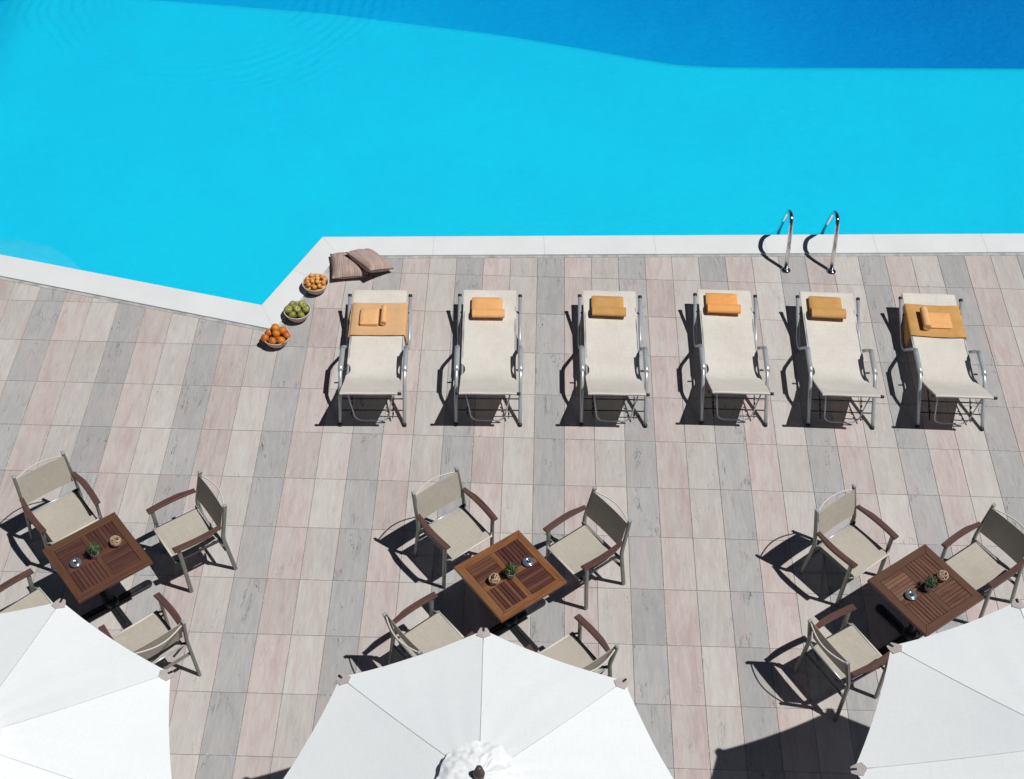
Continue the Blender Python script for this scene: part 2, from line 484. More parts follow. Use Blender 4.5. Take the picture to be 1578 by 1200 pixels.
    def shell(s, rows, t, mat=None):
        """a cloth sheet given as a grid of points, with thickness t downward along -z"""
        nr, nc = len(rows), len(rows[0])
        P = [[Vector(q) for q in r] for r in rows]
        def nor(i, j):
            a = P[min(i + 1, nr - 1)][j] - P[max(i - 1, 0)][j]
            b = P[i][min(j + 1, nc - 1)] - P[i][max(j - 1, 0)]
            return b.cross(a).normalized()
        Q = [[P[i][j] - nor(i, j) * t for j in range(nc)] for i in range(nr)]
        vs = [q for r in P for q in r] + [q for r in Q for q in r]
        N = nr * nc
        fs = []
        for i in range(nr - 1):
            for j in range(nc - 1):
                a, b, c, d = i * nc + j, i * nc + j + 1, (i + 1) * nc + j + 1, (i + 1) * nc + j
                fs += [(a, d, c, b), (N + a, N + b, N + c, N + d)]
        s.add(vs, fs, True, mat)
        # the cut edge has points of its own so that the sheet keeps a crisp rim
        rim = [(i, 0) for i in range(nr)] + [(nr - 1, j) for j in range(1, nc)] + [(i, nc - 1) for i in range(nr - 2, -1, -1)] + [(0, j) for j in range(nc - 2, 0, -1)]
        n_r = len(rim)
        rv = [P[i][j] for i, j in rim] + [Q[i][j] for i, j in rim]
        return s.add(rv, [(k_, n_r + k_, n_r + (k_ + 1) % n_r, (k_ + 1) % n_r)[::-1] for k_ in range(n_r)], False, mat)
    def mesh(s, name, mat):
        me = bpy.data.meshes.new(name)
        me.from_pydata([tuple(q) for q in s.v], [], s.f)
        me.polygons.foreach_set('use_smooth', s.sm)
        if mat is not None:
            me.materials.append(mat)
        me.update()
        return me
    def build(s, name, mat, parent=None, loc=(0, 0, 0), rz=0.0):
        return link(name, s.mesh(name, mat), parent, loc, rz)

def link(name, me, parent=None, loc=(0, 0, 0), rz=0.0):
    o = bpy.data.objects.new(name, me)
    COL.objects.link(o)
    o.location = loc
    o.rotation_euler = (0, 0, rz)
    o.parent = parent
    return o

def tag(o, label=None, cat=None, group=None, kind=None):
    for kk, vv in (('label', label), ('category', cat), ('group', group), ('kind', kind)):
        if vv:
            o[kk] = vv
    return o

def thing(name, label, cat, loc=(0, 0, 0), rz=0.0, group=None):
    o = link(name, None, None, loc, rz)
    o.empty_display_size = 0.2
    return tag(o, label, cat, group)

def copy_tree(o, parent=None):
    c = o.copy()
    COL.objects.link(c)
    c.parent = parent
    for ch in list(o.children):
        copy_tree(ch, c)
    return c

def fillet(pts, r, n=6):
    """round the inner corners of a polyline"""
    pts = [Vector(q) for q in pts]
    out = [pts[0]]
    for i in range(1, len(pts) - 1):
        rr = r[i - 1] if isinstance(r, (list, tuple)) else r
        a, b, c = pts[i - 1], pts[i], pts[i + 1]
        d1, d2 = (a - b), (c - b)
        k_ = min(rr, d1.length * 0.48, d2.length * 0.48)
        p0, p1 = b + d1.normalized() * k_, b + d2.normalized() * k_
        for j in range(n + 1):
            t = j / n
            out.append(p0 * (1 - t) ** 2 + b * 2 * t * (1 - t) + p1 * t * t)
    out.append(pts[-1])
    return out

# ------------------------------------------------------------------ the setting: pool edge
INNER = [Vector(q) for q in ((-12.0, 3.881), (-3.313, 1.831), (-2.779, 3.002), (15.0, 3.839))]
def offset(poly, d):
    """shift the pool edge polyline by d metres towards the deck"""
    out = []
    for i, b in enumerate(poly):
        ns = []
        if i > 0:
            e = (b - poly[i - 1]).normalized(); ns.append(Vector((e.y, -e.x)))
        if i < len(poly) - 1:
            e = (poly[i + 1] - b).normalized(); ns.append(Vector((e.y, -e.x)))
        if len(ns) == 1:
            out.append(b + ns[0] * d)
        else:
            m = ns[0] + ns[1]
            out.append(b + m / m.dot(ns[0]) * d)
    return out
CW = 0.325
UNDER = offset(INNER, 0.16)
XL, XR, YF = -12.0, 15.0, 24.0

# ground sheet with the pool left open
mb = MB()
u = UNDER
near = [(-70, -70), (70, -70), (70, u[3].y), (u[3].x, u[3].y), (u[2].x, u[2].y), (u[1].x, u[1].y), (u[0].x, u[0].y), (-70, u[0].y)]
mb.add([(x, y, -0.005) for x, y in near], [tuple(range(8))])
mb.add([(x, y, -0.005) for x, y in ((-70, u[0].y), (XL, u[0].y), (XL, YF), (-70, YF))], [(0, 1, 2, 3)])
mb.add([(x, y, -0.005) for x, y in ((XR, u[3].y), (70, u[3].y), (70, YF), (XR, YF))], [(0, 1, 2, 3)])
mb.add([(x, y, -0.005) for x, y in ((-70, YF), (70, YF), (70, 80), (-70, 80))], [(0, 1, 2, 3)])
deck = tag(mb.build('pool_deck', MT['grout']), kind='structure')

# paving slabs
UMB = [(-0.640, -5.213), (3.285, -4.827), (-4.018, -5.042)]
def clip(poly, a, b):
    """keep the part of poly to the right of a->b (deck side)"""
    d = b - a
    side = lambda q: d.y * (q.x - a.x) - d.x * (q.y - a.y)
    out = []
    for i in range(len(poly)):
        p0, p1 = poly[i], poly[(i + 1) % len(poly)]
        s0, s1 = side(p0), side(p1)
        if s0 >= 0:
            out.append(p0)
        if s0 * s1 < 0:
            out.append(p0 + (p1 - p0) * (s0 / (s0 - s1)))
    return out
def area(pl):
    return 0.5 * sum(pl[i].x * pl[(i + 1) % len(pl)].y - pl[(i + 1) % len(pl)].x * pl[i].y for i in range(len(pl)))
J = 0.0026
CUT = offset(INNER, 0.22)
cells = []
for i in range(-31, 30):
    for j in range(-14, 7):
        x0, y0 = i * TW, j * TL
        q = [Vector(w) for w in ((x0 + J, y0 + J), (x0 + TW - J, y0 + J), (x0 + TW - J, y0 + TL - J), (x0 + J, y0 + TL - J))]
        pa = clip(q, CUT[0], CUT[1])
        pb = clip(clip(q, CUT[1], CUT[2]), CUT[2], CUT[3])
        aa = area(pa) if len(pa) > 2 else 0
        ab = area(pb) if len(pb) > 2 else 0
        best, ar = (pa, aa) if aa >= ab else (pb, ab)
        if ar < 0.004:
            continue
        full = ar > 0.999 * (TW - 2 * J) * (TL - 2 * J)
        c = Vector((x0 + TW / 2, y0 + TL / 2, 0))
        r = c - CAMPOS
        xx, yy, zz = r.dot(RT), r.dot(UP), r.dot(FW)
        sx, sy = xx / zz * 51.69 / 18.0, yy / zz * 51.69 / 18.0
        vis = abs(sx) < 1.03 and abs(sy) < 0.80
        for ux_, uy_ in UMB:
            t = (2.25 - c.z) / -r.z
            hx, hy = c.x - r.x * t, c.y - r.y * t
            if math.hypot(hx - ux_, hy - uy_) < 1.15:
                vis = False
        cells.append((0 if vis else 1, zz, i, j, best, full))
cells.sort(key=lambda q: (q[0], q[1]))
fullmesh = []
for kx in range(3):
    m_ = MB()
    m_.prism([(-TW/2 + J, -TL/2 + J), (TW/2 - J, -TL/2 + J), (TW/2 - J, TL/2 - J), (-TW/2 + J, TL/2 - J)], -0.012, 0.0, 0.0012)
    fullmesh.append(m_.mesh('tile', M_TILE[kx]))
rest = [MB(), MB(), MB()]
for n_, (hid, zz, i, j, poly, full) in enumerate(cells):
    kx = i % 3
    c = ((i + 0.5) * TW, (j + 0.5) * TL)
    lift = random.uniform(-0.0007, 0.0007)
    if n_ < 300 and not hid:
        if full:
            o = link('tile', fullmesh[kx], deck, (c[0], c[1], lift))
            o.rotation_euler = (random.uniform(-0.002, 0.002), random.uniform(-0.003, 0.003), 0)
        else:
            MB().prism([(q.x - c[0], q.y - c[1]) for q in poly], -0.012, 0.0, 0.0012).build('tile', M_TILE[kx], deck, (c[0], c[1], lift))
    else:
        rest[kx].prism([(q.x, q.y) for q in poly], -0.012, lift, 0.0012)
allr = MB()
mi = []
for kx in range(3):
    allr.add(rest[kx].v, rest[kx].f)
    mi += [kx] * len(rest[kx].f)
me = allr.mesh('tile_field', None)
for m_ in M_TILE:
    me.materials.append(m_)
me.polygons.foreach_set('material_index', mi)
tag(link('tile_field', me, deck), kind='stuff')

# coping: mortar bed with cast slabs on it
mb = MB()
A_, B_ = offset(INNER, 0.03), offset(INNER, CW + 0.035)
for s_ in range(3):
    q = [A_[s_], B_[s_], B_[s_ + 1], A_[s_ + 1]]
    n_ = 1 if s_ == 1 else 24
    for t in range(n_):
        lerp = lambda a, b, t_: a + (b - a) * t_
        w0 = random.uniform(0, 0.012) if 0 else 0
        qq = [lerp(A_[s_], A_[s_ + 1], t / n_), lerp(B_[s_], B_[s_ + 1], t / n_), lerp(B_[s_], B_[s_ + 1], (t + 1) / n_), lerp(A_[s_], A_[s_ + 1], (t + 1) / n_)]
        mb.prism([(v.x, v.y) for v in qq], -0.05, 0.004)
coping = tag(mb.build('pool_coping', MT['bed']), kind='structure')
O_ = offset(INNER, CW)
for s_, ln in ((0, 1.21), (1, 0.66), (2, 1.23)):
    a, b = INNER[s_], INNER[s_ + 1]
    e = (b - a).normalized()
    L_ = (b - a).length
    n_ = max(1, round(L_ / ln))
    cuts_in = [a + e * (L_ * t / n_) for t in range(n_ + 1)]
    nn = Vector((e.y, -e.x))
    cuts_out = [q + nn * CW for q in cuts_in]
    cuts_in[0], cuts_in[-1] = a, b
    cuts_out[0], cuts_out[-1] = O_[s_], O_[s_ + 1]
    for t in range(n_):
        g = e * 0.0005
        pl = [cuts_out[t] + g, cuts_out[t + 1] - g, cuts_in[t + 1] - g, cuts_in[t] + g]
        c = (pl[0] + pl[1] + pl[2] + pl[3]) / 4
        MB().prism([(v.x - c.x, v.y - c.y) for v in pl], 0.005, 0.024 + random.uniform(-0.0004, 0.0004), 0.002).build('coping_slab', MT['coping'], coping, (c.x, c.y, 0))

# pool basin: shallow shelf that drops away to a deep end
SH = [(-13, 10.15), (-8.57, 9.98), (-5.57, 9.70), (-3.58, 9.51), (-0.84, 9.02), (0.33, 8.72), (1.0, 8.53), (1.65, 8.37), (2.3, 8.335), (15, 8.79)]
def lerp_t(tab, x):
    if x <= tab[0][0]:
        return tab[0][1]
    for (a, va_), (b, vb) in zip(tab, tab[1:]):
        if x <= b:
            return va_ + (vb - va_) * (x - a) / (b - a)
    return tab[-1][1]
def floor_z(x, y):
    d = y - lerp_t(SH, x)
    s_ = lerp_t([(-9, 0.5), (-3, 0.9), (0.5, 2.2), (1.8, 14.0)], x)
    dm = lerp_t([(-9, 0.7), (-3, 0.95), (0, 1.3), (3, 1.55), (4.5, 2.0), (7, 2.35)], x)
    side = max(0.0, -8.1 - x)
    return -1.1 - min(dm + 0.10 * max(0, d), max(0.0, d) * s_) - min(0.5, 0.4 * side)
mb = MB()
off_y = [-9.0, -6.0, -3.0, -1.0, -0.3, -0.1] + [0.03 * t for t in range(8)] + [0.3 + 0.1 * t for t in range(22)] + [3.0, 4.0, 6.0, 10.0, 16.5]
xs = [-12.1 + 0.26 * t for t in range(106)]
mb.grid([[(x, lerp_t(SH, x) + d_, floor_z(x, lerp_t(SH, x) + d_)) for x in xs] for d_ in off_y], True)
W_ = offset(INNER, 0.02)
ring = [(q.x, q.y) for q in W_] + [(XR, YF), (XL, YF)]
for i in range(6):
    a, b = ring[i], ring[(i + 1) % 6]
    mb.add([(a[0], a[1], 0.0), (b[0], b[1], 0.0), (b[0], b[1], -5.5), (a[0], a[1], -5.5)], [(0, 1, 2, 3)])
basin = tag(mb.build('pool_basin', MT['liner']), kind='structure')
MB().lathe([(0.0, -0.90), (0.45, -0.92), (0.85, -0.98), (1.2, -1.065), (1.6, -1.17), (2.0, -1.28), (2.0, -1.40)][::-1], 40).build('pool_step', MT['step'], basin, (-7.0, 2.80, 0))
# water body
mb = MB()
W_ = offset(INNER, 0.012)
ring = [(W_[0].x - 0.0, W_[0].y), (W_[1].x, W_[1].y), (W_[2].x, W_[2].y), (W_[3].x, W_[3].y), (XR - 0.01, YF - 0.01), (XL + 0.01, YF - 0.01)]
n_ = len(ring)
mb.add([(x, y, -0.055) for x, y in ring] + [(x, y, -5.4) for x, y in ring],
       [tuple(range(n_)), tuple(range(2 * n_ - 1, n_ - 1, -1))] + [(i, n_ + i, n_ + (i + 1) % n_, (i + 1) % n_) for i in range(n_)])
tag(mb.build('pool_water', MT['water']), kind='structure')

# ------------------------------------------------------------------ pool ladder
lad = thing('pool_ladder', 'polished steel pool ladder handrails curving over the white pool edge', 'ladder', (2.762, 2.655, 0))
for sx in (-1, 1):
    x = sx * 0.256
    MB().tube(fillet([(x, 0, 0.0), (x, 0.13, 0.42), (x, 0.22, 0.61), (x, 0.43, 0.53), (x, 0.74, -0.02), (x, 0.78, -0.25), (x, 0.78, -0.95)], [0.12, 0.16, 0.16, 0.2, 0.1], 10), 0.0235, 14).build('rail', MT['chrome'], lad)
    MB().lathe([(0.056, 0.0), (0.056, 0.006), (0.05, 0.014), (0.034, 0.024), (0.024, 0.028), (0.022, 0.028)], 28, None, (x, 0, 0)).build('base_flange', MT['chrome'], lad)
for z in (-0.3, -0.55, -0.8):
    MB().box((-0.25, 0.74, z - 0.015), (0.25, 0.82, z + 0.015), 0.004).build('step', MT['chrome'], lad)

# ------------------------------------------------------------------ sun loungers
def sling_profile():
    pts = [(1.735, 0.215), (1.765, 0.232), (1.765, 0.258), (1.735, 0.268)]
    out = fillet([(0, 1.738, 0.228), (0, 1.757, 0.232), (0, 1.757, 0.258), (0, 1.742, 0.262), (0, 1.05, 0.248), (0, 0.44, 0.256), (0, -0.104, 0.592), (0, -0.116, 0.584), (0, -0.112, 0.566)], [0.008, 0.008, 0.008, 0.5, 0.13, 0.008, 0.006], 6)
    return out

def make_lounger():
    t = thing('sun_lounger', 'x', 'sun lounger')
    # cloth
    prof = sling_profile()
    fine = []
    for a, b in zip(prof, prof[1:]):
        n_ = max(1, int((b - a).length / 0.03))
        fine += [a + (b - a) * (q / n_) for q in range(n_)]
    fine.append(prof[-1])
    rows = []
    for q in fine:
        hw = 0.284
        if q.z < 0.45 and q.y < 1.0:
            hw -= 0.042 * max(0.0, 1 - ((q.y - 0.545) / 0.085) ** 2) ** 0.5 if abs(q.y - 0.545) < 0.085 else 0.0
        row = []
        for c in range(13):
            v = -1 + c / 6.0
            sag = 0.010 * (1 - v * v) if 0.0 < q.y < 1.7 else 0.0
            wob = 0.0016 * math.sin(q.y * 21 + v * 5)
            edge = 0.003 if abs(v) > 0.99 else 0.0
            row.append((v * hw, q.y, q.z - sag - edge + wob))
        rows.append(row)
    rows = [r[::-1] for r in rows]
    MB().shell(rows, 0.003).build('sling', MT['sling'], t)
    # tube frame that carries the cloth
    for sx in (-1, 1):
        x = sx * 0.272
        MB().tube(fillet([(x, 1.735, 0.243), (x, 0.44, 0.236), (x, -0.10, 0.57)], 0.12, 6), 0.0115, 10).build('sling_rail', MT['alu'], t)
    MB().tube([(-0.275, 1.742, 0.243), (0.275, 1.742, 0.243)], 0.012, 10).build('end_bar', MT['alu'], t)
    hb = MB().tube([(-0.292, -0.10, 0.572), (0.292, -0.10, 0.572)], 0.012, 10).build('head_bar', MT['alu'], t)
    for sx in (-1, 1):
        MB().lathe([(0.0, -0.02), (0.015, -0.018), (0.017, 0.0), (0.015, 0.018), (0.0, 0.02)], 12, Matrix.Translation((sx * 0.302, -0.10, 0.572)) @ Matrix.Rotation(R(90), 4, 'Y')).build('end_cap', MT['black'], hb)
    # bent side frames: foot, armrest, ground bend, raised tail
    for sx in (-1, 1):
        x = sx * 0.325
        fr_ = MB().tube(fillet([(x, 0.0, 0.012), (x, 0.36, 0.405), (x, 0.73, 0.405), (x, 1.10, 0.016), (x, 1.63, 0.285)], [0.10, 0.10, 0.12], 8), 0.0185, 12).build('side_frame', MT['alu'], t)
        fr_.data.materials[0] = MT['alu']
        MB().tube([(x, 0.375, 0.409), (x, 0.45, 0.411), (x, 0.64, 0.411), (x, 0.715, 0.409)], 0.0235, 12, flat=1.12).build('armrest', MT['alu'], t)
        MB().tube([(x, -0.006, -0.0), (x, 0.012, 0.026)], 0.0215, 12).build('foot_cap', MT['black'], t)
        MB().tube([(x, 1.618, 0.279), (x, 1.644, 0.292)], 0.0215, 12).build('tail_cap', MT['black'], t)
        MB().bar((sx * 0.275, 0.56, 0.236), (x, 0.56, 0.236), 0.02, 0.014, (0, 1, 0)).build('bracket', MT['dark'], t)
        MB().bar((sx * 0.272, 1.45, 0.24), (x, 1.45, 0.195), 0.018, 0.014, (0, 1, 0)).build('bracket', MT['dark'], t)
        # toothed rack for the reclining back
        rk = MB().bar((sx * 0.215, 0.36, 0.225), (sx * 0.205, 0.05, 0.055), 0.008, 0.022)
        for q in range(4):
            f_ = 0.45 + 0.15 * q
            y_, z_ = 0.36 - 0.31 * f_, 0.225 - 0.17 * f_
            rk.box((sx * 0.21 - 0.008, y_ - 0.012, z_ + 0.006), (sx * 0.21 + 0.008, y_ + 0.006, z_ + 0.032))
        rk.build('notched_rack', MT['black'], t)
    MB().tube([(-0.325, 0.185, 0.20), (0.325, 0.185, 0.20)], 0.007, 8).build('cross_bar', MT['dark'], t)
    MB().tube([(-0.325, 0.105, 0.115), (0.325, 0.105, 0.115)], 0.007, 8).build('cross_bar', MT['dark'], t)
    MB().tube([(-0.325, 1.10, 0.035), (0.325, 1.10, 0.035)], 0.009, 8).build('cross_bar', MT['dark'], t)
    MB().tube(fillet([(-0.225, 0.0, 0.50), (-0.165, 0.03, 0.045), (0.165, 0.03, 0.045), (0.225, 0.0, 0.50)], 0.09, 8), 0.0075, 10).build('support_bail', MT['alu'], t)
    return t

LG = [(-1.945, 0.113, 1.7, 'leftmost sun lounger, pale orange towel spread across its far end, beside the fruit bowls'),
      (-0.775, 0.158, 1.3, 'sun lounger second from the left, square light orange rolled towel on it'),
      (0.497, 0.195, 0.6, 'third sun lounger from the left with a dark ochre rolled towel'),
      (1.722, 0.258, -0.2, 'fourth sun lounger from the left with a bright orange rolled towel below the pool ladder'),
      (2.808, 0.262, -1.0, 'fifth sun lounger, second from the right, ochre towel with a thick rolled edge'),
      (3.924, 0.284, -0.9, 'rightmost sun lounger, ochre towel spread across its far end under a small roll')]
proto = make_lounger()
lounger = []
for n_, (x, y, a, lab) in enumerate(LG):
    o = proto if n_ == 0 else copy_tree(proto)
    o.location = (x, y, 0)
    o.rotation_euler = (0, 0, R(a))
    tag(o, lab, 'sun lounger', 'sun loungers in a row by the pool')
    lounger.append(o)
def on_lounger(n_, lx, ly):
    x, y, a, _ = LG[n_]
    c, s_ = math.cos(R(a)), math.sin(R(a))
    return (x + c * lx - s_ * ly, y + s_ * lx + c * ly)

# ------------------------------------------------------------------ towels
def spiral(width, r0, r1, turns, thick, axis='X', n=44):
    """rolled cloth: a spiral strip extruded along its axis"""
    mb_ = MB()
    a, b = [], []
    for q in range(n + 1):
        t = q / n
        th = -math.pi / 2 + turns * 2 * math.pi * t
        r_ = r1 + (r0 - r1) * t
        a.append((r_ * math.cos(th), r_ * math.sin(th)))
        b.append(((r_ - thick) * math.cos(th), (r_ - thick) * math.sin(th)))
    loop = a + b[::-1]
    N = len(loop)
    def put(x, u_, v_):
        return (x, u_, v_) if axis == 'X' else (u_, x, v_)
    xs_ = [-width / 2, -width / 2 + 0.006, width / 2 - 0.006, width / 2]
    vs = [put(x, u_, v_) for x in xs_ for u_, v_ in loop]
    fs = []
    for i in range(3):
        for q in range(N):
            q2 = (q + 1) % N
            f_ = (i * N + q, i * N + q2, (i + 1) * N + q2, (i + 1) * N + q)
            fs.append(f_ if axis == 'Y' else f_[::-1])
    for e in (0, 3):
        for q in range(n):
            f_ = (e * N + q, e * N + q + 1, e * N + 2 * n - q, e * N + 2 * n + 1 - q)
            fs.append(f_)
    mb_.add(vs, fs, True)
    return mb_

def slab_cloth(w, d, t, seed):
    """soft folded stack: rounded rectangular pad with uneven top"""
    rnd = random.Random(seed)
    rows = []
    nx, ny = 15, 15
    ph = [rnd.uniform(0, 6) for _ in range(4)]
    prof = [(0, 0), (-0.004, t * 0.25), (-0.005, t * 0.6), (0.002, t * 0.93), (0.012, t)]
    top = []
    pts = []
    per = []
    for q in range(48):
        th = 2 * math.pi * q / 48
        ca, sa = math.cos(th), math.sin(th)
        pw = 0.14
        per.append((w / 2 * math.copysign(abs(ca) ** pw, ca), d / 2 * math.copysign(abs(sa) ** pw, sa)))
    vs, fs = [], []
    rings = [(1.0, 0.0), (1.012, t * 0.22), (1.012, t * 0.42), (0.998, t * 0.5), (1.012, t * 0.6), (1.008, t * 0.85), (0.97, t), (0.6, t * 1.02), (0.2, t * 1.03)]
    for s_, z in rings:
        for x, y in per:
            vs.append((x * s_, y * s_, z + (0.0018 * math.sin(x * 40 + ph[0]) * math.sin(y * 33 + ph[1]) if z > 0.5 * t else 0)))
    N = 48
    for i in range(len(rings) - 1):
        for q in range(N):
            fs.append((i * N + q, i * N + (q + 1) % N, (i + 1) * N + (q + 1) % N, (i + 1) * N + q))
    fs.append(tuple((len(rings) - 1) * N + q for q in range(N)))
    return MB().add(vs, fs, True)

def rolled_towel(n_, lx, ly, w, d, r_, mat, lab, rot=0.0, seed=1):
    x, y = on_lounger(n_, lx, ly)
    t = thing('rolled_towel', lab, 'towel', (x, y, 0.262), R(LG[n_][2] + rot), 'folded towels on the loungers')
    slab_cloth(w * 0.95, d, 0.040, seed).build('folded_part', mat, t, (-0.012, 0.03, 0))
    ro = spiral(w, 0.012, r_ * 1.25, 2.6, 0.012).build('rolled_part', mat, t, (0.004, -d / 2 + 0.012, r_ * 0.775 + 0.003))
    ro.scale = (1, 1.12, 0.62)
    return t
rolled_towel(1, -0.018, 1.440, 0.345, 0.245, 0.052, MT['towel_light'], 'square light orange towel with a rolled edge on the second lounger', 0, 1)
rolled_towel(2, -0.020, 1.475, 0.360, 0.240, 0.055, MT['towel_ochre'], 'dark ochre towel with a rolled edge on the third lounger', -1.5, 2)
rolled_towel(3, -0.035, 1.505, 0.353, 0.240, 0.055, MT['towel_bright'], 'bright orange towel with a rolled edge on the fourth lounger', -1.0, 3)
rolled_towel(4, -0.028, 1.480, 0.365, 0.265, 0.060, MT['towel_ochre'], 'ochre towel with a thick rolled edge on the fifth lounger', -1.0, 4)

def spread_towel(n_, y0, y1, mat, lab, dl, dr, seed):
    x, y = on_lounger(n_, 0, 0)
    t_rnd = random.Random(seed)
    ph = t_rnd.uniform(0, 6)
    rows = []
    NY = 18
    for i in range(NY + 1):
        yy = y0 + (y1 - y0) * i / NY
        sec = [(-0.302 - 0.012 * math.sin(yy * 19 + ph), 0.262 - dl), (-0.304, 0.262 - dl * 0.5), (-0.300, 0.262 - 0.03), (-0.290, 0.264), (-0.275, 0.2725)]
        for q in range(1, 8):
            v = -1 + q / 4.0
            sec.append((0.265 * v, 0.2715 - 0.009 * (1 - v * v) + 0.0016 * math.sin(9 * v + 14 * yy + ph)))
        sec += [(0.275, 0.2725), (0.290, 0.264), (0.300, 0.262 - 0.03), (0.304, 0.262 - dr * 0.5), (0.302 + 0.012 * math.sin(yy * 17 + ph), 0.262 - dr)]
        skew = 0.010 * (yy - y0)
        rows.append([(a + skew, yy + 0.004 * math.sin(7 * a + ph), b) for a, b in sec])
    return tag(MB().shell([r[::-1] for r in rows[::-1]], 0.006).build('spread_towel', mat, None, (x, y, 0), R(LG[n_][2])), lab, 'towel', 'towels spread over the end loungers')
spread_towel(0, 1.045, 1.540, MT['towel_pale'], 'pale orange towel spread across the leftmost lounger', 0.03, 0.13, 3)
spread_towel(5, 1.075, 1.565, MT['towel_ochre'], 'ochre towel spread across the rightmost lounger, hanging down its left side', 0.20, 0.04, 5)
# small towels with one rolled end
x, y = on_lounger(0, -0.045, 1.300)
t = thing('small_towel', 'small soft orange towel folded square with a rolled side on the leftmost lounger', 'towel', (x, y, 0.268), R(LG[0][2]), 'small rolled towels on the spread towels')
slab_cloth(0.195, 0.245, 0.034, 11).build('folded_part', MT['towel_soft'], t, (-0.050, 0, 0))
spiral(0.26, 0.010, 0.036, 2.4, 0.009, 'Y').build('rolled_part', MT['towel_soft'], t, (0.100, 0.008, 0.039))
x, y = on_lounger(5, -0.01, 1.305)
t = thing('small_towel', 'small light orange towel half unrolled on the ochre towel of the rightmost lounger', 'towel', (x, y, 0.268), R(LG[5][2]), 'small rolled towels on the spread towels')
slab_cloth(0.235, 0.235, 0.014, 12).build('unrolled_part', MT['towel_light'], t, (0.060, 0.008, 0))
spiral(0.285, 0.010, 0.048, 2.8, 0.010, 'Y').build('rolled_part', MT['towel_soft'], t, (-0.108, -0.012, 0.051))

# ------------------------------------------------------------------ tables
def make_table(which, loc, rz, lab):
    fm, sm = TABLEW[which]
    t = thing('square_table', lab, 'table', loc, rz, 'square slatted tables')
    H, hw, fw = 0.73, 0.35, 0.073
    zt, zb = H, H - 0.032
    base_edge = MB().prism([(-hw, -fw / 2), (hw, -fw / 2), (hw - fw, fw / 2), (-hw + fw, fw / 2)], zb, zt, 0.004)
    me_ = base_edge.mesh('frame_board', fm)
    for q in range(4):
        a = q * math.pi / 2
        d = hw - fw / 2
        o = link('frame_board', me_, t, (d * math.sin(a), -d * math.cos(a), 0), a)
    inn = hw - fw - 0.0015
    cw = 0.026
    MB().box((-inn, -cw, zb), (inn, cw, zt - 0.002), 0.003).build('centre_rail', fm, t)
    for sy in (-1, 1):
        MB().box((-(inn - cw) / 2 + 0.001, -cw, zb), ((inn - cw) / 2 - 0.001, cw, zt - 0.002), 0.003).build('centre_rail', fm, t, (0, sy * (inn + cw) / 2, 0), R(90))
    L_ = inn - cw - 0.003
    n_ = 7
    pit = (inn - cw) / n_
    slm = MB().box((-L_ / 2, -pit / 2 + 0.0022, zb + 0.006), (L_ / 2, pit / 2 - 0.0022, zt - 0.003), 0.002).mesh('slat', sm)
    c0 = (inn + cw) / 2
    for qx in (-1, 1):
        for qy in (-1, 1):
            along_x = (qx * qy < 0)
            for q in range(n_):
                off_ = (q - (n_ - 1) / 2) * pit
                if along_x:
                    link('slat', slm, t, (qx * c0, qy * c0 + off_, random.uniform(-0.0006, 0.0006)), 0)
                else:
                    link('slat', slm, t, (qx * c0 + off_, qy * c0, random.uniform(-0.0006, 0.0006)), R(90))
    ap = MB()
    for q in range(4):
        ap.box((-0.31, -0.31, zb - 0.045), (0.31, -0.285, zb - 0.0005), 0.0, Matrix.Rotation(q * math.pi / 2, 4, 'Z'))
    ap.build('apron', fm, t)
    MB().lathe([(0.03, 0.05), (0.03, zb - 0.05), (0.11, zb - 0.045), (0.11, zb - 0.001)], 20).build('column', MT['iron'], t)
    MB().lathe([(0.0, 0.085), (0.05, 0.085), (0.07, 0.065), (0.07, 0.03)][::-1], 20).build('base_hub', MT['iron'], t)
    for q in range(4):
        mb_ = MB()
        pl = [(0.04, -0.036), (0.36, -0.042)] + [(0.36 + 0.042 * math.sin(R(b)), -0.042 * math.cos(R(b))) for b in range(20, 180, 20)] + [(0.36, 0.042), (0.04, 0.036)]
        mb_.prism(pl, 0.008, 0.036, 0.010)
        mb_.prism([(0.05, -0.012), (0.30, -0.008), (0.30, 0.008), (0.05, 0.012)], 0.036, 0.050, 0.006)
        mb_.build('base_foot', MT['iron'], t, (0, 0, 0), q * math.pi / 2 + R(45 if which == 'none' else 0))
    return t
TB = {'middle': (-0.495, -2.246, 38.0), 'left': (-4.10, -2.169, 39.5), 'right': (3.09, -2.277, 36.0)}
make_table('left', (TB['left'][0], TB['left'][1], 0), R(TB['left'][2]), 'leftmost square slatted table, dark brown wood throughout')
make_table('middle', (TB['middle'][0], TB['middle'][1], 0), R(TB['middle'][2]), 'middle square table with honey brown frame around plum dark slats')
make_table('right', (TB['right'][0], TB['right'][1], 0), R(TB['right'][2]), 'rightmost square slatted table with umber frame and tan slats')

